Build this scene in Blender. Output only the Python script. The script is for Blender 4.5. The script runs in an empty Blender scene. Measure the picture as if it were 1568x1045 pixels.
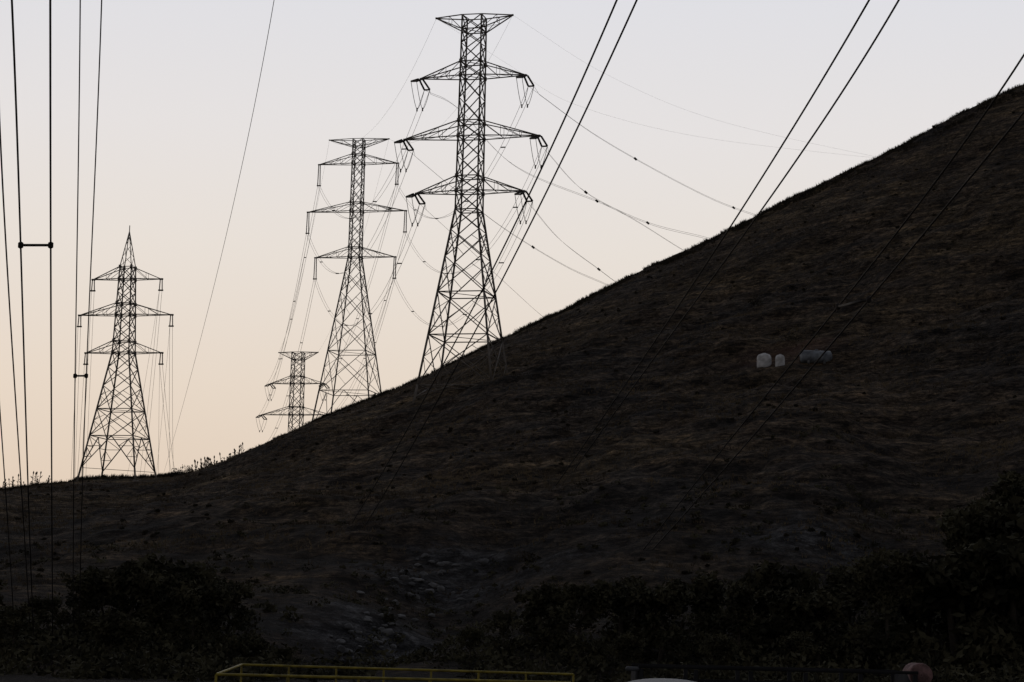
import bpy, math, random
import numpy as np
from mathutils import Vector, Matrix
random.seed(7); rng=np.random.default_rng(11)
sc=bpy.context.scene
# ------------------------------------------------------------ camera
PITCH=7.56; ROLL=1.4; CAMZ=2.0; FPX=3484.0
R=Matrix.Rotation(math.radians(90+PITCH),3,'X')@Matrix.Rotation(math.radians(ROLL),3,'Z')
cd=bpy.data.cameras.new("camera"); cam=bpy.data.objects.new("camera",cd); sc.collection.objects.link(cam)
cd.lens=80; cd.sensor_width=36; cd.clip_end=30000; cd.clip_start=0.3
cam.matrix_world=Matrix.Translation((0,0,CAMZ))@R.to_4x4(); sc.camera=cam
def ray(u,v): return R@Vector(((u-784)/FPX,(522.5-v)/FPX,-1))
def W(u,v,Y):
    r=ray(u,v); return Vector((0,0,CAMZ))+r*(Y/r.y)
def srgb(r,g,b):
    f=lambda c:(c/255/12.92 if c/255<=0.04045 else ((c/255+0.055)/1.055)**2.4)
    return (f(r),f(g),f(b),1)
# ------------------------------------------------------------ materials
def newmat(name,col,rough=0.8,metal=0.0,var=None,scale=3.0,spec=0.3,bump=0):
    m=bpy.data.materials.new(name); m.use_nodes=True; nt=m.node_tree; b=nt.nodes['Principled BSDF']
    b.inputs['Roughness'].default_value=rough; b.inputs['Metallic'].default_value=metal
    b.inputs['Specular IOR Level'].default_value=spec
    tc=nt.nodes.new('ShaderNodeTexCoord'); n=nt.nodes.new('ShaderNodeTexNoise'); n.inputs['Scale'].default_value=scale
    n.inputs['Detail'].default_value=3
    nt.links.new(tc.outputs['Object'],n.inputs['Vector'])
    cr=nt.nodes.new('ShaderNodeValToRGB'); cr.color_ramp.elements[0].position=0.35; cr.color_ramp.elements[1].position=0.68
    v=var or tuple(c*0.6 for c in col)
    cr.color_ramp.elements[0].color=(*v[:3],1); cr.color_ramp.elements[1].color=(*col[:3],1)
    nt.links.new(n.outputs['Fac'],cr.inputs['Fac']); nt.links.new(cr.outputs['Color'],b.inputs['Base Color'])
    if bump:
        bp=nt.nodes.new('ShaderNodeBump'); bp.inputs['Strength'].default_value=bump; bp.inputs['Distance'].default_value=0.1
        nt.links.new(n.outputs['Fac'],bp.inputs['Height']); nt.links.new(bp.outputs['Normal'],b.inputs['Normal'])
    return m
M_steel=newmat("galvanised_steel",(0.24,0.215,0.195),0.75,0.0,scale=1.5)
M_wire=newmat("aluminium_cable",(0.055,0.05,0.048),0.8,0.0,scale=2,spec=0.1)
M_insul=newmat("insulator_glass",(0.05,0.04,0.035),0.5,0,scale=4)
M_leaf=newmat("foliage",(0.095,0.088,0.055),0.9,0,var=(0.022,0.022,0.017),scale=0.45,spec=.05)
M_bark=newmat("bark",(0.06,0.05,0.04),0.9,scale=5)
M_shrub=newmat("shrub_foliage",(0.060,0.052,0.036),0.9,0,var=(0.026,0.023,0.019),scale=0.3,spec=.05)
M_grass=newmat("dry_grass",(0.20,0.155,0.10),0.95,0,var=(0.058,0.047,0.038),scale=0.09,spec=.05)
M_reed=newmat("dry_reed",(0.16,0.12,0.075),0.9,0,scale=0.5)
M_rock=newmat("grey_rock",(0.17,0.17,0.175),0.9,0,var=(0.07,0.07,0.074),scale=0.9,bump=0.6)
M_white=newmat("white_plastic",(0.72,0.72,0.74),0.7,0,var=(0.40,0.40,0.41),scale=1.6)
M_blue=newmat("faded_blue_paint",(0.26,0.29,0.33),0.6,0,var=(0.09,0.10,0.12),scale=1.5)
M_yel=newmat("yellow_paint",(0.36,0.29,0.04),0.6,0,var=(0.16,0.13,0.025),scale=3)
M_dark=newmat("dark_paint",(0.03,0.03,0.033),0.95,0,scale=2,spec=0.05)
M_rub=newmat("rubber",(0.02,0.02,0.02),0.9)
M_silver=newmat("silver_paint",(0.10,0.11,0.125),0.5,0.0,scale=0.5,var=(0.08,0.085,0.095),spec=.2)
M_glass=newmat("car_glass",(0.02,0.025,0.03),0.1,0,spec=0.5)
M_tarp=newmat("pink_canvas",(0.27,0.16,0.16),0.9,0,var=(0.10,0.06,0.06),scale=9,bump=0.5)
# ------------------------------------------------------------ mesh helpers
def mkobj(name,verts,faces,mats,midx=None,parent=None,smooth=False):
    me=bpy.data.meshes.new(name)
    verts=np.asarray(verts,dtype=np.float32).reshape(-1,3); faces=np.asarray(faces,dtype=np.int32)
    k=faces.shape[1]; n=len(faces)
    me.vertices.add(len(verts)); me.vertices.foreach_set('co',verts.ravel())
    me.loops.add(n*k); me.loops.foreach_set('vertex_index',faces.ravel())
    me.polygons.add(n); me.polygons.foreach_set('loop_start',np.arange(0,n*k,k,dtype=np.int32))
    for m in mats: me.materials.append(m)
    if midx is not None: me.polygons.foreach_set('material_index',np.asarray(midx,dtype=np.int32))
    if smooth: me.polygons.foreach_set('use_smooth',np.ones(n,dtype=bool))
    me.update(calc_edges=True); me.validate()
    o=bpy.data.objects.new(name,me); sc.collection.objects.link(o)
    if parent: o.parent=parent
    return o
class MB:
    def __init__(s): s.v=[];s.f=[];s.m=[];s.n=0
    def add(s,v,f,m=0):
        v=[tuple(p) for p in v]; s.v+=v; s.f+=[tuple(i+s.n for i in q) for q in f]; s.m+=[m]*len(f); s.n+=len(v)
    def strut(s,p,q,w,m=0,w2=None):
        p=Vector(p);q=Vector(q);d=q-p
        if d.length<1e-5:return
        d.normalize(); a=Vector((0,0,1)) if abs(d.z)<0.9 else Vector((1,0,0))
        x=d.cross(a).normalized()*(w/2); y=d.cross(x).normalized()*(w/2); k=(w2/w if w2 else 1)
        s.add([p+x+y,p-x+y,p-x-y,p+x-y,q+(x+y)*k,q+(y-x)*k,q-(x+y)*k,q+(x-y)*k],
              [(0,1,5,4),(1,2,6,5),(2,3,7,6),(3,0,4,7),(3,2,1,0),(4,5,6,7)],m)
    def poly(s,pts,w,m=0,sides=5):
        pts=[Vector(p) for p in pts]; n=len(pts); vs=[]
        for i,p in enumerate(pts):
            d=(pts[min(i+1,n-1)]-pts[max(i-1,0)]).normalized()
            a=Vector((0,0,1)) if abs(d.z)<0.95 else Vector((1,0,0))
            x=d.cross(a).normalized(); y=x.cross(d).normalized()
            r=(w[i] if hasattr(w,'__len__') else w)/2
            for k in range(sides):
                t=2*math.pi*k/sides; vs.append(p+x*(r*math.cos(t))+y*(r*math.sin(t)))
        fs=[]
        for i in range(n-1):
            for k in range(sides):
                k2=(k+1)%sides; fs.append((i*sides+k,i*sides+k2,(i+1)*sides+k2,(i+1)*sides+k))
        s.add(vs,fs,m)
    def box(s,c,d,m=0):
        x,y,z=c;a,b,e=d[0]/2,d[1]/2,d[2]/2
        s.add([(x-a,y-b,z-e),(x+a,y-b,z-e),(x+a,y+b,z-e),(x-a,y+b,z-e),(x-a,y-b,z+e),(x+a,y-b,z+e),(x+a,y+b,z+e),(x-a,y+b,z+e)],
              [(0,3,2,1),(4,5,6,7),(0,1,5,4),(1,2,6,5),(2,3,7,6),(3,0,4,7)],m)
    def lathe(s,o,axis,prof,m=0,n=20):
        o=Vector(o);ax=Vector(axis).normalized();a=Vector((0,0,1)) if abs(ax.z)<.9 else Vector((1,0,0))
        x=ax.cross(a).normalized();y=ax.cross(x).normalized();vs=[]
        for r,h in prof:
            for k in range(n):
                t=2*math.pi*k/n; vs.append(o+ax*h+x*(r*math.cos(t))+y*(r*math.sin(t)))
        fs=[]
        for i in range(len(prof)-1):
            for k in range(n):
                k2=(k+1)%n; fs.append((i*n+k,i*n+k2,(i+1)*n+k2,(i+1)*n+k))
        s.add(vs,fs,m)
    def obj(s,name,mats,parent=None,smooth=False):
        return mkobj(name,s.v,s.f,mats,s.m,parent,smooth)
# ------------------------------------------------------------ terrain
def vn(x,y,seed=0):
    xi=np.floor(x).astype(np.int64);yi=np.floor(y).astype(np.int64);fx=x-xi;fy=y-yi
    fx=fx*fx*(3-2*fx);fy=fy*fy*(3-2*fy)
    def h(a,b):
        n=(a*374761393+b*668265263+seed*982451653)&0xffffffff
        n=((n^(n>>13))*1274126177)&0xffffffff
        return ((n^(n>>16))&0xffff)/65535.0
    return (h(xi,yi)*(1-fx)+h(xi+1,yi)*fx)*(1-fy)+(h(xi,yi+1)*(1-fx)+h(xi+1,yi+1)*fx)*fy
def fbm(x,y,o=4,seed=0):
    r=0;a=0.5
    for i in range(o): r=r+a*(vn(x*2**i,y*2**i,seed+i)-0.5); a*=0.5
    return r*2
crest=[(0,749),(50,742),(110,735),(135,729),(230,724),(290,718),(345,711),(370,703),(400,688),(440,669),(500,641),(575,607),(635,582),(700,550),(775,513),(830,487),(900,453),(940,433),(1000,403),(1090,364),(1165,323),(1260,278),(1350,236),(1440,187),(1500,156),(1540,139),(1568,126)]
def yr_u(u): return 362+ (404-362)*min(1,max(0,(u-250)/250))
cx=[];ch=[];cy=[]
for u,v in crest:
    p=W(u,v+2,yr_u(u)); cx.append(p.x);ch.append(p.z);cy.append(p.y)
cx=[-3000,-500,-200,-130]+cx+[150,260,600,3000]; ch=[8,14,19,23]+ch+[ch[-1]+25,ch[-1]+55,ch[-1]+60,ch[-1]+30]
cy=[362]*4+cy+[404]*4
gx=np.arange(-3000,3001,1.0); gh=np.interp(gx,cx,ch); gy=np.interp(gx,cx,cy)
ker=np.exp(-0.5*(np.arange(-9,10)/1.6)**2); ker/=ker.sum()
gh=np.convolve(np.pad(gh,9,'edge'),ker,'valid')
k2=np.exp(-0.5*(np.arange(-30,31)/10)**2);k2/=k2.sum(); gy=np.convolve(np.pad(gy,30,'edge'),k2,'valid')
Y0=112.0
def H(X,Y):
    X=np.asarray(X,float);Y=np.asarray(Y,float)
    h=np.interp(X,gx,gh);yr=np.interp(X,gx,gy)
    t=np.clip((Y-Y0)/(yr-Y0),0,1)
    z=h*t**1.1
    back=np.clip(Y-yr,0,None)
    z=z-back*0.035-np.clip(back,0,12)*0.12
    fade=np.clip((Y-900)/2500,0,1); fade=fade*fade*(3-2*fade); z=z*(1-fade)
    m=np.clip(t*4,0,1)*np.clip((1-t)*4,0,1)*np.clip(h/45,0.35,1.3)
    z0=z
    z=z+m*(fbm(X/38+3,Y/46,4,3)*3.2+fbm(X/9,Y/9,3,9)*1.0+fbm(X/4,Y/4,3,19)*0.7)
    # cattle terracettes: small steps following the contours
    z=z+np.clip(m,0,1)*fbm(X/26,z0/1.0,3,77)*0.55
    mm=np.clip(t*6,0,1)
    z=z+mm*fbm(X/2.0,Y/2.0,2,21)*0.30
    # eroded gullies running down the slope
    gxl=-9+ (Y-112)*0.16+fbm(Y/18,Y*0+2,2,5)*5
    g=np.exp(-((X-gxl)/4.5)**2)*np.clip((235-Y)/70,0,1)*np.clip((Y-112)/20,0,1)
    z=z-g*2.4
    gx2=16+(Y-112)*0.22+fbm(Y/22,Y*0+9,2,15)*7
    g=np.exp(-((X-gx2)/6)**2)*np.clip((300-Y)/90,0,1)*np.clip((Y-112)/20,0,1)
    z=z-g*1.7
    return z
def h1(x,y): return float(H(np.array([x]),np.array([y]))[0])
def hit(u,v):
    ys=np.arange(90,405,0.5); r=ray(u,v); t=ys/r.y
    X=r.x*t; Z=CAMZ+r.z*t; hh=H(X,ys); i=np.argmax(hh>Z)
    return Vector((X[i],ys[i],hh[i]))
def axis(lo,hi,step,ext):
    a=np.arange(lo,hi+step,step); out=[];d=step;x=hi
    while x<ext: d*=1.35; x+=d; out.append(x+step)
    o2=[];d=step;x=lo
    while x>-ext: d*=1.35; x-=d; o2.append(x)
    return np.array(o2[::-1]+list(a)+out)
xs=axis(-120,135,0.65,9000); ys=axis(90,440,0.65,9000)
XX,YY=np.meshgrid(xs,ys); ZZ=H(XX,YY)
nx,ny=len(xs),len(ys)
idx=np.arange(nx*ny).reshape(ny,nx)
F=np.stack([idx[:-1,:-1],idx[:-1,1:],idx[1:,1:],idx[1:,:-1]],-1).reshape(-1,4)
# hillside material
mt=bpy.data.materials.new("dry_hillside_soil_and_grass"); mt.use_nodes=True; nt=mt.node_tree; N=nt.nodes; L=nt.links
bs=N['Principled BSDF']; bs.inputs['Roughness'].default_value=0.95; bs.inputs['Specular IOR Level'].default_value=0.05
tc=N.new('ShaderNodeTexCoord')
def mapn(scale):
    m=N.new('ShaderNodeMapping'); m.inputs['Scale'].default_value=scale; L.new(tc.outputs['Object'],m.inputs['Vector']); return m
def noise(scale,detail=5,rough=0.6,s=1.0,dist=0):
    m=mapn(scale); n=N.new('ShaderNodeTexNoise'); n.inputs['Scale'].default_value=s; n.inputs['Detail'].default_value=detail
    n.inputs['Roughness'].default_value=rough; n.inputs['Distortion'].default_value=dist
    L.new(m.outputs['Vector'],n.inputs['Vector']); return n.outputs['Fac']
def ramp(fac,stops):
    c=N.new('ShaderNodeValToRGB'); e=c.color_ramp.elements
    e[0].position,e[0].color=stops[0][0],(*stops[0][1],1); e[1].position,e[1].color=stops[-1][0],(*stops[-1][1],1)
    for p,cc in stops[1:-1]:
        k=e.new(p); k.color=(*cc,1)
    L.new(fac,c.inputs['Fac']); return c.outputs['Color']
def mix(a,b,f,mode='MIX'):
    m=N.new('ShaderNodeMix'); m.data_type='RGBA'; m.blend_type=mode
    if isinstance(f,float): m.inputs[0].default_value=f
    else: L.new(f,m.inputs[0])
    for s,i in ((a,6),(b,7)):
        if isinstance(s,tuple): m.inputs[i].default_value=(*s,1)
        else: L.new(s,m.inputs[i])
    return m.outputs[2]
def blob(c,r):
    m=N.new('ShaderNodeVectorMath'); m.operation='DISTANCE'; L.new(tc.outputs['Object'],m.inputs[0]); m.inputs[1].default_value=c
    mr=N.new('ShaderNodeMapRange'); L.new(m.outputs['Value'],mr.inputs[0]); mr.inputs[1].default_value=r; mr.inputs[2].default_value=r*0.35
    return mr.outputs[0]
def mth(a,b,op='MULTIPLY'):
    m=N.new('ShaderNodeMath'); m.operation=op
    for s,i in ((a,0),(b,1)):
        if isinstance(s,float): m.inputs[i].default_value=s
        else: L.new(s,m.inputs[i])
    return m.outputs[0]
mul=mth
big=noise((0.022,0.022,0.05),4,0.65)
col=ramp(big,[(0.36,(0.075,0.066,0.062)),(0.5,(0.105,0.083,0.066)),(0.62,(0.145,0.114,0.080))])
band=noise((0.05,0.05,0.95),5,0.75,dist=0.15)
bandc=ramp(band,[(0.38,(0.42,0.40,0.40)),(0.50,(0.82,0.81,0.80)),(0.58,(1.35,1.28,1.15)),(0.68,(1.9,1.75,1.45))])
col=mix(col,bandc,0.8,'MULTIPLY')
fine=noise((0.9,0.9,2.2),5,0.85)
col=mix(col,ramp(fine,[(0.40,(0.18,0.18,0.20)),(0.51,(0.85,0.85,0.85)),(0.62,(2.2,2.1,1.95))]),0.95,'MULTIPLY')
patch=noise((0.17,0.17,0.4),5,0.78)
pc_=ramp(patch,[(0.43,(0.38,0.39,0.41)),(0.57,(1.2,1.17,1.1))])
col=mix(col,pc_,0.85,'MULTIPLY')
# valley shade painted into the colour as dark scrub, lower on slope (broken edge)
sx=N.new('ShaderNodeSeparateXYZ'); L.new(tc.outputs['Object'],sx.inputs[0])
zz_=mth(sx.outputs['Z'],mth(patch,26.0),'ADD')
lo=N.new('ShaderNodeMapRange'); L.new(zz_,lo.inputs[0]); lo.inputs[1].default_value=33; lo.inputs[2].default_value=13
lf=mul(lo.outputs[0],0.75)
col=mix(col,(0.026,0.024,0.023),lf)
gull=[hit(635,885),hit(580,950),hit(690,915),hit(545,985),hit(645,1000),hit(715,860),hit(850,860),hit(1240,820)]
rockc=ramp(noise((0.6,0.6,1.1),5,0.85),[(0.44,(0.02,0.02,0.022)),(0.54,(0.075,0.075,0.08)),(0.66,(0.21,0.21,0.22))])
for g,r in zip(gull,(7,7,6,7,6,7,5,8)):
    col=mix(col,rockc,mul(blob(tuple(g),r),0.7))
tk=hit(1215,545)
col=mix(col,(0.12,0.062,0.048),mul(blob(tuple(tk+Vector((0,4,1))),9),0.5))
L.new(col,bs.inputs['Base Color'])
bp=N.new('ShaderNodeBump'); bp.inputs['Strength'].default_value=1.0; bp.inputs['Distance'].default_value=0.9
L.new(mth(band,mth(fine,0.9),'ADD'),bp.inputs['Height']); L.new(bp.outputs['Normal'],bs.inputs['Normal'])
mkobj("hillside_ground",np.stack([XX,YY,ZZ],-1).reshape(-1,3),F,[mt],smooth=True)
# ------------------------------------------------------------ grass
def tufts(name,X,Y,hmin,hmax,nb,bw,mat):
    n=len(X); Z=H(X,Y)-0.03
    a=rng.uniform(0,2*np.pi,(n,nb)); hh=rng.uniform(hmin,hmax,(n,1))*rng.uniform(0.6,1,(n,nb))
    lean=rng.uniform(0.1,0.6,(n,nb))*hh; off=rng.uniform(0,0.18,(n,nb))
    bx=X[:,None]+np.cos(a)*off; by=Y[:,None]+np.sin(a)*off; bz=np.repeat(Z[:,None],nb,1)
    pa=rng.uniform(0,np.pi,(n,nb)); w=bw*rng.uniform(0.6,1.3,(n,nb))
    v0=np.stack([bx-np.cos(pa)*w,by-np.sin(pa)*w,bz],-1); v1=np.stack([bx+np.cos(pa)*w,by+np.sin(pa)*w,bz],-1)
    v2=np.stack([bx+np.cos(a)*lean,by+np.sin(a)*lean,bz+hh],-1)
    V=np.stack([v0,v1,v2],-2).reshape(-1,3); Fc=np.arange(len(V)).reshape(-1,3)
    return mkobj(name,V,Fc,[mat])
n=130000; Yg=112+ (400-112)*rng.random(n)**0.8; Xg=rng.uniform(-0.27,0.27,n)*Yg
zb=H(Xg,Yg)
keep=fbm(Xg/6,Yg/6,3,40)*.8+fbm(Xg/16,zb/0.8,2,44)*1.0+rng.uniform(-.3,.3,n)>0.04
keep&=(zb+rng.uniform(-5,5,n))>8
tufts("hillside_grass",Xg[keep],Yg[keep],0.15,0.42,4,0.045,M_grass)
n=30000; Xc=rng.uniform(-105,112,n); Yc=np.interp(Xc,gx,gy)+rng.uniform(-7,4,n)
keep=fbm(Xc/2.5,Yc/4,3,60)+rng.uniform(-.25,.35,n)>0.0
tufts("ridge_grass",Xc[keep],Yc[keep],0.15,0.78,5,0.05,M_shrub)
# reeds on left crest
mb=MB()
def reed(x,y,h):
    z=h1(x,y)-0.05; a=random.uniform(0,6.28); l=random.uniform(0.02,0.2)*h
    p0=Vector((x,y,z)); p1=Vector((x+math.cos(a)*l,y+math.sin(a)*l*0.5,z+h))
    mb.strut(p0,p1,0.075); 
    mb.poly([p1-(p1-p0)*0.25,p1-(p1-p0)*0.1,p1],[0.05,0.27,0.05],0,5)
    for k in range(4):
        b=random.uniform(0,6.28); q=p0+(p1-p0)*random.uniform(.05,.6); mb.strut(q,q+Vector((math.cos(b)*.4,math.sin(b)*.3,.28)),0.06)
for _ in range(85):
    u=random.choice([random.gauss(340,22),random.gauss(325,14),random.uniform(300,385),random.uniform(0,75),random.gauss(35,12)])
    p=W(u,720,362); reed(p.x,360+random.uniform(-3,3),random.uniform(0.8,2.6))
mb.obj("dry_reeds",[M_reed])
# ------------------------------------------------------------ foliage
def leaves(centres,radii,cnt,size,squash=0.8):
    C=[];
    for c,r in zip(centres,radii):
        d=rng.normal(size=(cnt,3)); d/=np.linalg.norm(d,axis=1)[:,None]; rr=r*rng.uniform(0.35,1.2,(cnt,1))
        C.append(np.array(c)+d*rr*np.array([1,1,squash]))
    C=np.concatenate(C); n=len(C)
    a=rng.normal(size=(n,3)); a/=np.linalg.norm(a,axis=1)[:,None]; b=rng.normal(size=(n,3)); b-=a*(a*b).sum(1)[:,None]; b/=np.linalg.norm(b,axis=1)[:,None]
    s=size*rng.uniform(0.5,1.2,(n,1)); a=a*s; b=b*s*0.5
    V=np.stack([C-a,C+b,C+a,C-b],1).reshape(-1,3); return V,np.arange(len(V)).reshape(-1,4)
def treemesh(h,cr,seed):
    random.seed(seed); m=MB(); top=Vector((random.uniform(-.4,.4),random.uniform(-.4,.4),h*0.8))
    mid=Vector((random.uniform(-.3,.3),random.uniform(-.3,.3),h*0.4))
    m.poly([(0,0,-0.6),(0,0,0.2),mid,top],[0.42,0.34,0.22,0.05],0,7)
    cs=[];rs=[]
    for i in range(11):
        t=random.uniform(0.25,0.75); b=mid.lerp(top,t) if t>.4 else Vector((0,0,h*t+.4)); a=random.uniform(0,6.28)
        L_=cr*random.uniform(.5,1.0)*(1.25-t); e=b+Vector((math.cos(a)*L_,math.sin(a)*L_,h*random.uniform(.08,.25)))
        m.poly([b,b.lerp(e,.5)+Vector((0,0,.15)),e],[0.13,0.08,0.03],0,5)
        for q in (b.lerp(e,.65),e):
            cs.append(tuple(q)); rs.append(random.uniform(.45,.95)*cr/2.6)
    for i in range(8):
        a=random.uniform(0,6.28);rr=cr*random.uniform(0,.6); cs.append((math.cos(a)*rr,math.sin(a)*rr,h*random.uniform(.5,.95))); rs.append(random.uniform(.4,.8)*cr/2.6)
    for i in range(12):
        a=random.uniform(0,6.28);rr=cr*random.uniform(.3,1); cs.append((math.cos(a)*rr,math.sin(a)*rr,h*random.uniform(.05,.35))); rs.append(random.uniform(.5,.9)*cr/2.4)
    V,Fq=leaves(cs,rs,110,0.23); nb=len(m.v)
    V=np.concatenate([np.array(m.v),V]); F2=np.concatenate([np.array(m.f),Fq+nb]); mi=[0]*len(m.f)+[1]*len(Fq)
    o=mkobj("tree",V,F2,[M_bark,M_leaf],mi); me=o.data; bpy.data.objects.remove(o); return me
tms=[treemesh(7.5,2.6,1),treemesh(6,2.9,2),treemesh(8.5,2.7,3),treemesh(5,2.4,4)]
random.seed(5)
def put_tree(u,Y,h,k=None):
    p=W(u,985,Y); me=tms[k if k is not None else random.randrange(4)]
    o=bpy.data.objects.new("tree",me); sc.collection.objects.link(o)
    hz={0:7.5,1:6,2:8.5,3:5}[tms.index(me)]
    s=h/hz*random.uniform(.9,1.1); o.location=(p.x,Y,h1(p.x,Y)-0.1); o.scale=(s*random.uniform(1.0,1.35),s*random.uniform(.95,1.25),s); o.rotation_euler=(0,0,random.uniform(0,6.28))
for u,Y,h in [(20,118,2.8),(70,126,2.6),(150,128,4.6),(205,122,5.6),(255,125,5.6),(300,120,4.9),(345,128,3.6),(175,112,3.4),(380,116,2.4),(430,120,1.8),
              (770,122,2.8),(830,125,3.6),(890,119,4.4),(950,127,3.9),(1010,121,4.6),(1070,128,4.0),(1130,120,4.8),(1190,126,4.8),(1250,121,5.0),(1300,128,5.8),(1360,120,6.2),(1415,126,6.6),(1465,121,7.2),(1515,127,8.0),(1560,120,8.2),(1610,126,9),(1660,122,9),(-40,122,4),(-90,126,5),
              (1490,140,7),(1560,143,8),(1340,136,3.6),(720,118,2.2),(1100,112,3),(1225,111,3.2),(960,111,2.6)]:
    put_tree(u,Y,h)
# undergrowth thicket at the foot of the hill, thinning uphill
cs=[];rs=[]
for _ in range(600):
    y=random.uniform(100,145); u=random.choice([random.uniform(-60,430),random.uniform(720,1680),random.uniform(-60,1680),random.uniform(1000,1680)])
    if 470<u<720 and random.random()<.6: continue
    if y>132 and random.random()<.6 and u<1250: continue
    x=W(u,985,y).x; r=random.uniform(.4,1.2)*(1.0 if u<1100 else 1.25); cs.append((x,y,h1(x,y)+r*.4)); rs.append(r)
V,Fq=leaves(cs,rs,75,0.2); V1,F1=V,Fq
cs=[];rs=[]
cand=2600; yy_=118+rng.random(cand)**1.5*95; xx_=rng.uniform(-.26,.26,cand)*yy_
kk=fbm(xx_/7,yy_/9,3,91)+rng.uniform(-.3,.3,cand)>(yy_-158)/170; zz2=H(xx_,yy_)
for x,y,z in zip(xx_[kk],yy_[kk],zz2[kk]):
    r=random.uniform(.15,.65)*(1.25 if y<145 else 1); cs.append((x,y,z+r*.25)); rs.append(r)
V,Fq=leaves(cs,rs,28,0.15,.6); mkobj("undergrowth_thicket",np.concatenate([V1,V]),np.concatenate([F1,Fq+len(V1)]),[M_leaf])
# shrubs on hillside in one mesh
cs=[];rs=[]
def shrub(p,r):
    for i in range(4): cs.append((p[0]+random.uniform(-.6,.6)*r,p[1]+random.uniform(-.6,.6)*r,p[2]+r*random.uniform(.1,.45))); rs.append(r*random.uniform(.4,.75))
for u,v,r in [(1155,466,1.2),(1205,522,1.4),(1160,470,.9),(895,745,.9),(1500,520,1.2),(1438,556,.9),(1325,345,1.0),(1120,545,1.0),(1240,420,.7),(760,572,.7),(1380,400,.8),(810,860,.8),(1270,790,.8)]:
    shrub(hit(u,v),r)
cand=1300; yy_=rng.uniform(150,392,cand); xx_=rng.uniform(-.25,.25,cand)*yy_
kk=fbm(xx_/14,yy_/20,3,31)>rng.uniform(-.3,.3,cand); zz2=H(xx_,yy_)
for x,y,z in zip(xx_[kk],yy_[kk],zz2[kk]): shrub((x,y,z),random.uniform(.1,.34))
for u,r in [(286,1.4),(272,1.3),(292,.8),(262,.5),(470,1.5),(462,1.1),(480,.8),(515,.7),(398,.5),(160,.5),(120,.5),(1190,.4),(1430,.5)]:
    Yc_=yr_u(u)-1; p=W(u,700,Yc_); shrub((p.x,Yc_,h1(p.x,Yc_)+.25*r),r)
V,Fq=leaves(cs,rs,26,0.15,.7); mkobj("hillside_shrubs",V,Fq,[M_shrub])
# rocks in the gully
def rockmesh(seed):
    import bmesh
    bm=bmesh.new(); bmesh.ops.create_icosphere(bm,subdivisions=3,radius=1)
    r=np.random.default_rng(seed); k=r.normal(size=(14,3)); k/=np.linalg.norm(k,axis=1)[:,None]; dd=r.uniform(.55,.9,14)
    for v in bm.verts:
        c=np.array(v.co); 
        for a,d in zip(k,dd):
            s=c@a
            if s>d: c=c-a*(s-d)
        v.co=Vector(c*(1+0.05*math.sin(9*c[0]+5*c[2])))
    return bm
mbv=[];mbf=[];nn=0
for i in range(90):
    bm=rockmesh(i); g=random.choice([(635,890),(590,955),(650,870),(570,980),(620,930),(690,900),(540,1000)])
    p=hit(g[0]+random.gauss(0,30),g[1]+random.gauss(0,20)); s=random.uniform(.08,.4)
    bm.transform(Matrix.Translation(p+Vector((0,0,s*0.05)))@Matrix.Rotation(random.uniform(0,6),4,'Z')@Matrix.Diagonal((s*random.uniform(.8,1.5),s,s*random.uniform(.5,.9),1)))
    bm.verts.ensure_lookup_table()
    mbv+= [tuple(v.co) for v in bm.verts]; mbf+=[[v.index+nn for v in f.verts] for f in bm.faces]; nn=len(mbv); bm.free()
mkobj("gully_rocks",mbv,mbf,[M_rock])
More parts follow.
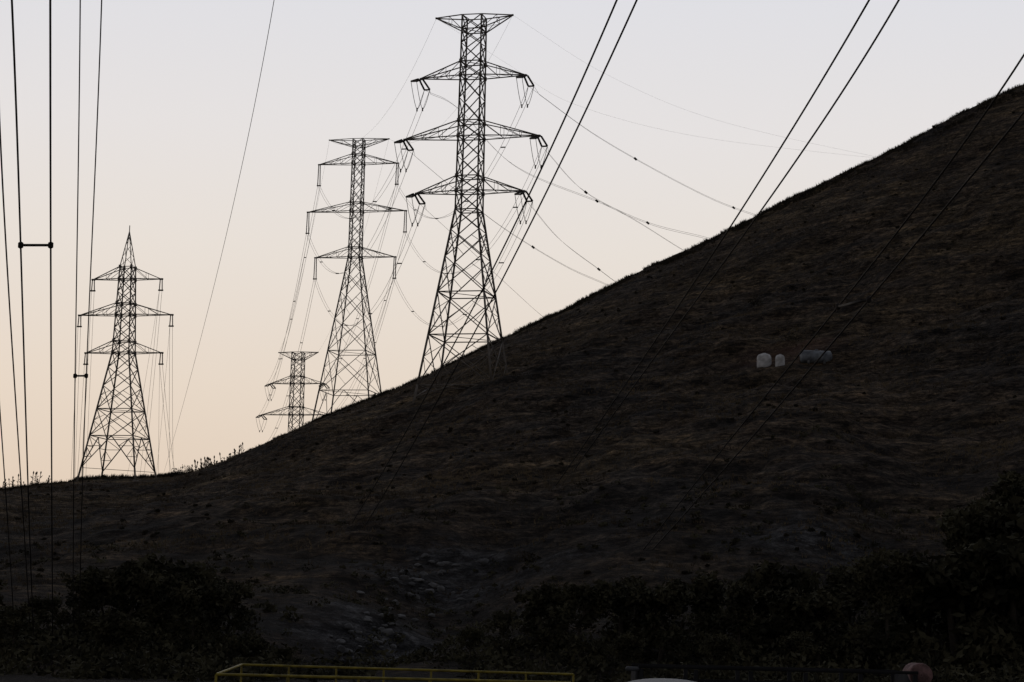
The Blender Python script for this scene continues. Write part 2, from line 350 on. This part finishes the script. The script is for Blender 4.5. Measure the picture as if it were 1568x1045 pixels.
# ------------------------------------------------------------ towers
def tower(x,y,zb,yaw,spec,kz=1.0):
    """lattice tower; returns list of arm tips in world"""
    Mw=Matrix.Translation((x,y,zb))@Matrix.Rotation(math.radians(yaw),4,'Z')@Matrix.Diagonal((1,1,kz,1)); m=MB()
    T=lambda p:Mw@Vector(p)
    prof=spec['prof']; pz=[p[0] for p in prof]; pw=[p[1] for p in prof]
    hw=lambda z: float(np.interp(z,pz,pw))
    def corner(i,z):
        w=hw(z); sx_,sy_=[(-1,-1),(1,-1),(1,1),(-1,1)][i]; return T((sx_*w,sy_*w,z))
    lw,bw=spec['leg'],spec['br']; lv=spec['levels']
    for i in range(4):
        a=corner(i,lv[0]); b=corner(i,lv[1]); d=(a-b)/(b.z-a.z); foot=a.copy()
        for _ in range(60):
            if foot.z<h1(foot.x,foot.y)-0.3: break
            foot=foot+d*0.5
        m.strut(foot,a,lw*1.15)
        m.strut(foot-Vector((0,0,.4)),foot+Vector((0,0,.6)),lw*3.2)
        if (a.z-foot.z)>3:
            j=(i+1)%4; a2=corner(j,lv[0]); m.strut(a.lerp(foot,.5),a.lerp(a2,.5),bw)
            a3=corner((i+3)%4,lv[0]); m.strut(a.lerp(foot,.5),a.lerp(a3,.5),bw)
        for n_,(z0,z1) in enumerate(zip(lv[:-1],lv[1:])):
            p,q=corner(i,z0),corner(i,z1); m.strut(p,q,lw if z0<spec['waist'] else lw*0.8)
            j=(i+1)%4; p2,q2=corner(j,z0),corner(j,z1)
            if n_==0 and spec.get('footK'):
                mid=q.lerp(q2,.5); m.strut(p,mid,bw*1.2); m.strut(p2,mid,bw*1.2)
                for f in (.35,.68):
                    m.strut(p.lerp(mid,f),p.lerp(q,f),bw*.8); m.strut(p2.lerp(mid,f),p2.lerp(q2,f),bw*.8)
                    m.strut(p.lerp(mid,f),p.lerp(q,min(1,f+.3)),bw*.8); m.strut(p2.lerp(mid,f),p2.lerp(q2,min(1,f+.3)),bw*.8)
                m.strut(q,q2,bw*1.15); continue
            m.strut(p,q2,bw); m.strut(p2,q,bw)
            if z0 in spec['horiz'] : m.strut(p,p2,bw*1.15)
            if z1-z0>3.2 and z0<spec['waist']:
                w0,w1=(p2-p).length,(q2-q).length; tx=w0/(w0+w1)
                m.strut(p.lerp(q,tx),p.lerp(q2,tx*0.5),bw*.6); m.strut(p2.lerp(q2,tx),p2.lerp(q,tx*0.5),bw*.6)
                m.strut(p.lerp(q,tx),q.lerp(p2,(1-tx)*0.5),bw*.6); m.strut(p2.lerp(q2,tx),q2.lerp(p,(1-tx)*0.5),bw*.6)
    zt=lv[-1]
    for i in range(4): m.strut(corner(i,zt),corner((i+1)%4,zt),bw)
    for z in spec['horiz']: m.strut(corner(0,z),corner(2,z),bw*.7)
    # gusset plates where arms join
    for (half,zbm,ztp,kind) in spec['arms']:
        if kind=='T': continue
        for zq in (zbm,ztp):
            for i in range(4): c=corner(i,zq); m.strut(c-Vector((0,0,.25)),c+Vector((0,0,.25)),lw*1.5)
    if spec.get('peak'):
        pk=T((0,0,spec['peak']))
        for i in range(4):
            m.strut(corner(i,zt),pk,bw*1.2,0,bw)
            for k in range(3):
                a=corner(i,zt).lerp(pk,k*.28);b=corner((i+1)%4,zt).lerp(pk,(k+1)*.28); m.strut(a,b,bw*.6)
        m.strut(pk-Vector((0,0,.2)),pk+Vector((0,0,.9)),.12)
    tips=[]
    for (half,zbm,ztp,kind) in spec['arms']:
        for s in (-1,1):
            wb,wt=hw(zbm),hw(ztp)
            tipz=ztp if kind=='T' else zbm
            tip=(s*half,0,tipz); ends=0.12
            B=[T((s*wb,-wb,zbm)),T((s*wb,wb,zbm))]; U=[T((s*wt,-wt,ztp)),T((s*wt,wt,ztp))]
            Tp=[T((s*half,-ends,tipz)),T((s*half,ends,tipz))]
            fr=[0,.36,.68,1] if half>6.5 else [0,.5,1]
            for k in (0,1):
                m.strut(B[k],Tp[k],bw*1.1); m.strut(U[k],Tp[k],bw*1.1)
                for f0,f1 in zip(fr[:-1],fr[1:]):
                    if kind=='T': m.strut(U[k].lerp(Tp[k],f1),B[k].lerp(Tp[k],f0),bw*.6)
                    else: m.strut(B[k].lerp(Tp[k],f1),U[k].lerp(Tp[k],f0),bw*.6)
                    if f1<1: m.strut(B[k].lerp(Tp[k],f1),U[k].lerp(Tp[k],f1),bw*.5)
            for f0,f1 in zip(fr[:-1],fr[1:]):
                m.strut(B[0].lerp(Tp[0],f0),B[1].lerp(Tp[1],f1),bw*.4)
                if f1<1: m.strut(B[0].lerp(Tp[0],f1),B[1].lerp(Tp[1],f1),bw*.5)
            m.strut(Tp[0],Tp[1],bw*2)
            tips.append((kind,s,T(tip)))
    hardware=[]; ld=Mw.to_3x3()@Vector((0,1,0)); rd=Mw.to_3x3()@Vector((1,0,0))
    def ins(p,q,w=.26):
        L_=(q-p).length; d=(q-p)/L_; n_=max(6,int(L_/0.17)); pr=[]
        for k in range(n_): h0=L_*k/n_; pr+=[(w*.25,h0),(w*.5,h0+L_/n_*.35),(w*.3,h0+L_/n_*.75)]
        m.lathe(p,d,pr,1,6)
    for kind,s,tp in tips:
        if kind=='T': hardware.append(('T',s,[tp])); continue
        if spec['type']=='tension':
            ends=[]
            for dr in (-1,1):
                for o in (-.26,.26):
                    a=tp+rd*o; e=tp+ld*dr*2.6+rd*(o*1.6+dr*.25)+Vector((0,0,-1.0)); ins(a+(e-a)*.08,e,.32)
                    ends.append(e)
                m.strut(ends[-1],ends[-2],.2)
            for o in (0,1):
                a=ends[o];b=ends[2+o]; pts=[]
                for k in range(17):
                    t=k/16; p=a.lerp(b,t); p.z-=3.5*(1-abs(2*t-1)**1.5); pts.append(p)
                m.poly(pts,.085,2,4)
                m.strut(pts[8]-Vector((0,0,.3)),pts[8]+Vector((0,0,.2)),.2)
            hardware.append((spec['type'],s,ends))
        else:
            Ls=spec['string']; bt=tp-Vector((0,0,Ls)); wI=spec.get('wi',.28)
            ins(tp+rd*.16+Vector((0,0,-.1)),bt+rd*.24,wI); ins(tp-rd*.16+Vector((0,0,-.1)),bt-rd*.24,wI)
            m.strut(bt-rd*.4,bt+rd*.4,.22); m.strut(tp-rd*.3,tp+rd*.3,.25)
            hardware.append((spec['type'],s,[bt-rd*.22,bt+rd*.22]))
    m.obj("transmission_tower",[M_steel,M_insul,M_wire]); return hardware
specA=dict(type='tension',prof=[(0,5.5),(25.7,1.62),(54,1.42)],waist=25.6,leg=.29,br=.125,
  levels=[1,8,14,19,22.8,25.7,28.3,30.4,33.2,36.0,38.2,41.4,44.6,46.6,49.2,51.2,53.2],
  horiz=[1,8,14,25.7,28.3,30.4,36.0,38.2,44.6,46.6,51.2],
  arms=[(5.7,51.2,53.2,'T'),(7.8,44.6,46.6,'A'),(10.0,36.0,38.2,'A'),(8.0,28.3,30.4,'A')])
Ya=320; pa=W(709,607,Ya); ztA=W(726,26,Ya).z; kA=(ztA-pa.z)/53.2; hwA=tower(pa.x+.15,Ya,pa.z,-14,specA,kA)
specC=dict(specA); specC['leg']=.26; specC['br']=.13
pc=W(457,540,620); hwC=tower(pc.x,620,pc.z-53.2,-14,specC)
specB=dict(type='suspension',string=4.3,wi=.28,prof=[(0,5.0),(27.2,1.12),(52,1.0)],waist=27.0,leg=.24,br=.11,
  levels=[0,8.0,14.5,20,24,27.2,29.2,31.5,34.0,36.5,38.3,41.0,43.6,46.2,48.1,49.7,51.2],
  horiz=[0,8,27.2,29.2,36.5,38.3,46.2,48.1,49.7],
  arms=[(6.2,49.7,51.2,'T'),(8.1,46.2,48.1,'A'),(10.1,36.5,38.3,'A'),(8.2,27.2,29.2,'A')])
pb=W(550,214,448); hwB=tower(pb.x,448,pb.z-51.2*1.0,-12,specB)
specD=dict(type='suspension',string=1.8,wi=.24,footK=True,prof=[(0,4.5),(18.5,1.38),(32,.95)],waist=18.4,leg=.23,br=.105,
  levels=[.4,5.4,9.6,13.2,16.1,18.5,20.3,22.3,24.4,26.2,28.0,30.0,31.9],horiz=[.4,5.4,9.6,18.5,20.3,24.4,26.2,30.0],
  peak=37.6,arms=[(5.7,30.0,31.9,'A'),(7.7,24.4,26.2,'A'),(6.3,18.5,20.3,'A')])
pd=W(181,724,357); kD=(W(192,354,357).z-pd.z)/37.6; hwD=tower(pd.x,357,pd.z,-12,specD,kD)
# ------------------------------------------------------------ conductors
def cat(p,q,sag,n=26): return [p.lerp(q,k/n)-Vector((0,0,4*sag*(k/n)*(1-k/n))) for k in range(n+1)]
wA=MB()
def get(h,i): return h[i][2]
for i in range(2,8):
    ea=get(hwA,i); eb=get(hwB,i); ec=get(hwC,i)
    for k in (0,1):
        a=ea[2+k]; b=eb[k]; c=ec[k]
        P=cat(a,b,11.5+0.3*i); wA.poly(P,.055,0,4); wA.poly(cat(b,c,8.0),.06,0,4)
    P0=cat(ea[2],eb[0],11.5+.3*i);P1=cat(ea[3],eb[1],11.5+.3*i)
    for f in (4,10,16,21): wA.strut(P0[f],P1[f],.16)
    P0=cat(eb[0],ec[0],8);P1=cat(eb[1],ec[1],8)
    for f in (5,11,17): wA.strut(P0[f],P1[f],.16)
for i in (0,1):
    wA.poly(cat(get(hwA,i)[0],get(hwB,i)[0],7),.028,0,4); wA.poly(cat(get(hwB,i)[0],get(hwC,i)[0],6),.03,0,4)
wA.obj("power_line",[M_wire])
def cr3(P,n=10):
    P=[Vector(p) for p in P]; P=[P[0]*2-P[1]]+P+[P[-1]*2-P[-2]]; out=[]
    for i in range(1,len(P)-2):
        for k in range(n):
            t=k/n; a,b,c,d=P[i-1:i+3]
            out.append(0.5*((2*b)+(c-a)*t+(2*a-5*b+4*c-d)*t*t+(3*b-a-3*c+d)*t**3))
    out.append(P[-2]); return out
wR=MB()
RW=[(3,[(925,215,350),(1075,297,392),(1160,330,412),(1230,350,430)],(0.33,0.62,0.8)),
    (5,[(895,293,345),(990,340,372),(1090,366,400),(1180,395,425)],(0.25,0.5)),
    (7,[(855,365,345),(915,411,370),(950,436,392),(1010,470,420)],(0.5,)),
    (2,[(700,165,335),(790,255,350),(940,319,375),(1050,385,402),(1120,420,420)],(0.55,)),
    (4,[(690,285,338),(765,345,352),(862,405,375),(930,436,398),(1000,470,420)],(0.5,)),
    (6,[(700,365,338),(770,430,356),(830,484,385),(880,520,410)],())]
for i,pts,sp in RW:
    e=get(hwA,i)
    ca=cr3([e[2]]+[W(*p) for p in pts]); cb=[p+Vector((.42,.0,-.36)) for p in ca]; cb[0]=e[3]
    wR.poly(ca,.046,0,4); wR.poly(cb,.046,0,4)
    for s in sp: j=int(s*len(ca)); wR.strut(ca[j],cb[j],.3)
for i,pts in [(1,[(930,115,350),(1100,185,385),(1340,240,430),(1420,250,440)]),(0,[(780,100,340),(880,160,358),(1060,208,390),(1300,238,425),(1400,245,440)])]:
    wR.poly(cr3([get(hwA,i)[0]]+[W(*p) for p in pts]),.020,0,4)
wR.obj("power_line",[M_wire])
wD=MB()
tg={0:(122,790),2:(106,800),4:(113,800),1:(205,790),3:(262,800),5:(282,800)}
for i in range(6):
    e=get(hwD,i)
    u,v=tg[i]
    for k in (0,1):
        q=W(u+k*7,v,520); wD.poly(cat(e[k],q,5),.048,0,4)
    if i%2:
        wD.poly(cat(e[0],W(u-35,v,560),9),.038,0,4)
wD.obj("power_line",[M_wire])
# near conductors passing overhead
def near(points,Ya_,Yb_,w,name_mb,ext=1.2):
    pts=[(u,v) for u,v in points]; t=[0]
    for a,b in zip(pts[:-1],pts[1:]): t.append(t[-1]+math.dist(a,b))
    t=np.array(t)/t[-1]; deg=min(2,len(pts)-1) if len(pts)<5 else 3
    pu=np.polyfit(t,[p[0] for p in pts],deg);pv=np.polyfit(t,[p[1] for p in pts],deg)
    out=[]
    for s in np.linspace(0,1,40):
        out.append(W(np.polyval(pu,s),np.polyval(pv,s),1/((1-s)/Ya_+s/Yb_)))
    d=(out[0]-out[1]).normalized(); out=[out[0]+d*40,out[0]+d*15]+out
    name_mb.poly(out,w,0,6); return out
nl=MB()
a=near([(18,-5),(26,200),(32,383),(43,745),(52,985)],60,122,.062,nl)
b=near([(77,-5),(78,383),(79,745),(81,985)],60,122,.062,nl)
def spacer(m,a,b,v1,w=.13):
    def at(P,v):
        best=None
        for p in P:
            q=R.transposed()@(p-Vector((0,0,CAMZ))); 
            if q.z>=-1: continue
            vv=522.5+FPX*q.y/q.z
            if best is None or abs(vv-v)<best[0]: best=(abs(vv-v),p)
        return best[1]
    p,q=at(a,v1),at(b,v1)
    m.strut(p,q,w*.6); m.lathe(p-Vector((0,0,w)),(0,0,1),[(0.01,0),(w*.7,w*.4),(w*.7,w*1.6),(.01,w*2)],0,8); m.lathe(q-Vector((0,0,w)),(0,0,1),[(.01,0),(w*.7,w*.4),(w*.7,w*1.6),(.01,w*2)],0,8)
spacer(nl,a,b,384)
a=near([(123,-5),(120,250),(117,450),(113,745),(112,980)],85,128,.052,nl)
b=near([(156,-5),(148,200),(140,400),(131,600),(122,980)],85,128,.052,nl); spacer(nl,a,b,585)
near([(-4,100),(8,350),(20,560),(33,745),(46,960)],65,122,.055,nl)
near([(-8,520),(2,660),(12,800),(22,960)],80,122,.05,nl)
near([(421,-5),(402,95),(375,235),(330,430),(300,545),(268,665),(245,745)],90,400,.028,nl)
nl.obj("power_line",[M_wire])
nr=MB()
near([(947,-5),(860,190),(800,322),(720,480),(622,660),(540,800)],62,135,.060,nr)
near([(978,-5),(905,150),(800,370),(740,485),(640,665),(560,805)],62,135,.060,nr)
near([(1334,-5),(1230,170),(1130,330),(950,600),(850,745)],60,130,.064,nr)
near([(1380,-5),(1275,160),(1170,320),(1010,535),(880,720)],60,130,.064,nr)
a=near([(1580,65),(1440,270),(1288,462),(1130,660),(985,842)],58,125,.062,nr)
b=near([(1580,158),(1440,325),(1322,472),(1150,670),(1000,842)],58,125,.062,nr)
spacer(nr,a,b,466)
nr.obj("power_line",[M_wire])
# ------------------------------------------------------------ tanks
def vtank(x,y,r,h):
    m=MB(); z=h1(x,y)-.15
    pr=[(.01,0),(r,0),(r,.15)]
    for k in range(5): zz=.2+k*(h*.72-.3)/5; pr+=[(r,zz),(r*1.03,zz+.05),(r*1.03,zz+.1),(r,zz+.15)]
    pr+=[(r,h*.74),(r*.93,h*.84),(r*.78,h*.92),(r*.5,h*.98),(r*.25,h),(r*.25,h+.07),(.01,h+.07)]
    m.lathe((x,y,z),(0,0,1),pr,0,24); m.obj("water_tank",[M_white],smooth=True)
p=hit(1170,563); vtank(p.x,p.y,.86,1.75); p=hit(1194,561); vtank(p.x+.1,p.y+.6,.55,1.5)
p=hit(1250,558); m=MB(); r=.76
m.lathe((p.x-1.85,p.y,p.z+.8),(1,.08,0),[(.01,-.1),(r*.6,-.03),(r,.15),(r,1.1),(r*1.04,1.12),(r*1.04,1.2),(r,1.22),(r,2.3),(r*1.04,2.32),(r*1.04,2.4),(r,2.42),(r,3.5),(r*.6,3.7),(.01,3.76)],0,22)
for dx in (-1,.9): m.box((p.x+dx,p.y+.05,p.z+.1),(.25,1.2,.5),1)
m.lathe((p.x,p.y,p.z+1.5),(0,0,1),[(.2,0),(.2,.18),(.01,.2)],0,12)
m.obj("fuel_tank",[M_blue,M_rock])
# ------------------------------------------------------------ foreground items
m=MB()
P=lambda u,v,Y: W(u,v,Y)
def rail(pts,w=.085): m.poly(pts,w,0,8)
tl,tr=P(370,1018,80),P(878,1033,80); fl=P(331,1033,66)
rail([tl,tr]); rail([tl+Vector((0,0,-.33)),tr+Vector((0,0,-.33))],.06)
rail([fl,tl]); rail([fl,Vector((tr.x*.8,66.5,fl.z))])
for t in np.linspace(0,1,8):
    q=tl.lerp(tr,t); rail([q,Vector((q.x,q.y,0))],.075)
for t in np.linspace(0,1,6):
    q=fl.lerp(Vector((tr.x*.8,66.5,fl.z)),t); rail([q,Vector((q.x,q.y,0))],.075)
m.obj("yellow_railing",[M_yel])
# trailer with rolled canvas
m=MB(); a=P(972,1023,36); b=P(1388,1022,36); zt=(a.z+b.z)/2; L_=b.x-a.x; cxm=(a.x+b.x)/2
for yy in (35,37): 
    m.box((cxm,yy,zt-.25),(L_,.05,.06)); m.box((cxm,yy,zt-.02),(L_,.07,.05)); m.box((cxm,yy,zt-.75),(L_,.04,.5))
    for t in np.linspace(-.49,.49,6): m.box((cxm+L_*t,yy,zt-.52),(.06,.09,.93))
for s in (-1,1): m.box((cxm+s*L_*.495,36,zt-.5),(.05,1.92,.9))
m.box((cxm,36,zt-1.05),(L_+.05,2.05,.1)); m.box((cxm-L_/2-.5,36,zt-1.1),(1.1,.1,.1))
for yy in (34.95,37.05):
    for dx in (-.45,.45): m.lathe((cxm+dx,yy-.1,.36),(0,1,0),[(.01,0),(.2,0),(.34,.02),(.36,.06),(.36,.16),(.34,.2),(.2,.22),(.01,.22)],1,20)
m.lathe((a.x-.2,35,zt-.06),(1,0,0),[(.01,0),(.035,.02),(.035,.2),(.01,.22)],2,10)
m.obj("cargo_trailer",[M_dark,M_rub,M_silver])
m=MB(); c=P(1404,1036,36); pr=[(.01,-.9)]
for k in range(9): pr.append((.17+.012*(k%2),-.9+k*.22))
pr+=[(.01,.9)]
m.lathe((c.x,36,c.z+.03),(0.1,1,0),pr,0,22)
for yy in (-.6,.2): m.lathe((c.x,36+yy,c.z+.03),(.1,1,0),[(.195,0),(.195,.05)],1,22)
m.strut((c.x-.1,35.2,c.z-.15),(c.x-.1,35.2,0),.08,1);m.strut((c.x-.1,36.8,c.z-.15),(c.x-.1,36.8,0),.08,1)
m.obj("rolled_canvas",[M_tarp,M_dark])
# car seen from behind
m=MB(); c=P(1028,1041,31); rz=c.z
body=[(-2.15,.35,.8),(-2.1,.35,1.0),(-1.3,.35,1.02),(0,.35,1.0),(1.1,.35,.96),(1.9,.35,.82),(2.15,.38,.6)]
vs=[];fs=[]
for i,(y,zl,zh) in enumerate(body):
    w=.84-(.08 if i in(0,6) else 0)
    vs+=[(c.x-w,31+y+1.5,zl),(c.x-w-.02,31+y+1.5,(zl+zh)/2),(c.x-w+.08,31+y+1.5,zh),(c.x+w-.08,31+y+1.5,zh),(c.x+w+.02,31+y+1.5,(zl+zh)/2),(c.x+w,31+y+1.5,zl)]
for i in range(len(body)-1):
    for k in range(6): fs.append((i*6+k,i*6+(k+1)%6,(i+1)*6+(k+1)%6,(i+1)*6+k))
m.add(vs,fs,0)
m.add(vs[:6],[(0,1,2,5),(2,3,4,5)],0); m.add(vs[-6:],[(0,1,2,5),(2,3,4,5)],0)
cab=[(-1.75,0,.70),(-1.05,.86,.56),(-.3,1.0,.56),(.3,.97,.55),(1.1,0,.66)]
vs=[];fs=[]; n_=9
for y,k,w in cab:
    z=1.0+(rz-1.0)*k
    for j in range(n_):
        t=j/(n_-1)*2-1; vs.append((c.x+t*w,31+y+1.5,z+(.0 if k==0 else -.07*abs(t)**2.4)))
for i in range(4):
    for j in range(n_-1): fs.append((i*n_+j,i*n_+j+1,(i+1)*n_+j+1,(i+1)*n_+j))
m.add(vs,fs[:n_-1],2); m.add(vs,fs[n_-1:3*(n_-1)],0); m.add(vs,fs[3*(n_-1):],2)
for s in (0,n_-1):
    sx_=-1 if s==0 else 1
    pl=[vs[i*n_+s] for i in range(5)]; lo_=[(c.x+sx_*.74,p[1],1.0) for p in pl]
    m.add(pl+lo_,[(i,i+1,6+i,5+i) for i in range(4)],2)
for yy in (-1.3,1.35):
    for s in (-1,1): m.lathe((c.x+s*.86-.1,31+yy+1.5,.31),(1,0,0),[(.01,0),(.2,0),(.31,.03),(.31,.17),(.2,.2),(.01,.2)],1,18)
for s in (-1,1): m.box((c.x+s*.68,31-2.14+1.5,.85),(.25,.05,.16),3)
m.obj("parked_car",[M_silver,M_rub,M_glass,M_tarp],smooth=False)
# road beneath the vehicles
m=MB(); m.add([(-400,20,.01),(400,20,.01),(400,60,.01),(-400,60,.01)],[(0,1,2,3)],0)
m.add([(-400,39.9,.014),(400,39.9,.014),(400,40.05,.014),(-400,40.05,.014)],[(0,1,2,3)],1)
m.obj("road",[newmat("asphalt",(.06,.06,.06),.9,scale=.5),M_yel])
# ------------------------------------------------------------ sky
w=bpy.data.worlds.new("World"); sc.world=w; w.use_nodes=True; nt=w.node_tree; N=nt.nodes; L=nt.links
bg=N['Background']; out=N['World Output']
sky=N.new('ShaderNodeTexSky'); sky.sky_type='NISHITA'; sky.sun_disc=False; sky.sun_elevation=math.radians(2); sky.sun_rotation=math.radians(-20)
sky.dust_density=2.0
bg.inputs['Strength'].default_value=0.0015; L.new(sky.outputs[0],bg.inputs['Color'])
tc=N.new('ShaderNodeTexCoord'); sp=N.new('ShaderNodeSeparateXYZ'); L.new(tc.outputs['Generated'],sp.inputs[0])
cr=N.new('ShaderNodeValToRGB'); cr.color_ramp.interpolation='LINEAR'; e=cr.color_ramp.elements
stops=[(0.0,srgb(216,195,175)),(0.06,srgb(223,205,186)),(0.11,srgb(229,215,200)),(0.17,srgb(231,223,215)),(0.22,srgb(229,225,224)),(0.28,srgb(223,223,228)),(0.45,srgb(188,189,198)),(0.7,srgb(156,158,166)),(1.0,srgb(142,144,152))]
e[0].position,e[0].color=stops[0]; e[1].position,e[1].color=stops[-1]
for p_,c_ in stops[1:-1]: k=e.new(p_); k.color=c_
L.new(sp.outputs['Z'],cr.inputs['Fac'])
dt=N.new('ShaderNodeVectorMath'); dt.operation='DOT_PRODUCT'; L.new(tc.outputs['Generated'],dt.inputs[0]); g=Vector((0.10,1,0.14)).normalized(); dt.inputs[1].default_value=g
mr=N.new('ShaderNodeMapRange'); mr.interpolation_type='SMOOTHSTEP'; L.new(dt.outputs['Value'],mr.inputs[0]); mr.inputs[1].default_value=0.1; mr.inputs[2].default_value=1.0; mr.inputs[3].default_value=0.27; mr.inputs[4].default_value=1.0
b2=N.new('ShaderNodeBackground'); L.new(cr.outputs['Color'],b2.inputs['Color']); L.new(mr.outputs[0],b2.inputs['Strength'])
ads=N.new('ShaderNodeAddShader'); L.new(bg.outputs[0],ads.inputs[0]); L.new(b2.outputs[0],ads.inputs[1]); L.new(ads.outputs[0],out.inputs['Surface'])
sl=bpy.data.lights.new("sun",'SUN'); sl.energy=0.12; sl.angle=math.radians(0.5); sl.color=(1,.82,.62)
so=bpy.data.objects.new("sun",sl); sc.collection.objects.link(so)
sv=Vector((-math.sin(math.radians(20))*math.cos(math.radians(2)),math.cos(math.radians(20))*math.cos(math.radians(2)),math.sin(math.radians(2))))
so.rotation_mode='QUATERNION'; so.rotation_quaternion=sv.to_track_quat('Z','Y'); so.location=(0,0,100)
sc.view_settings.view_transform='Standard'; sc.view_settings.look='None'; sc.view_settings.exposure=0; sc.view_settings.gamma=1
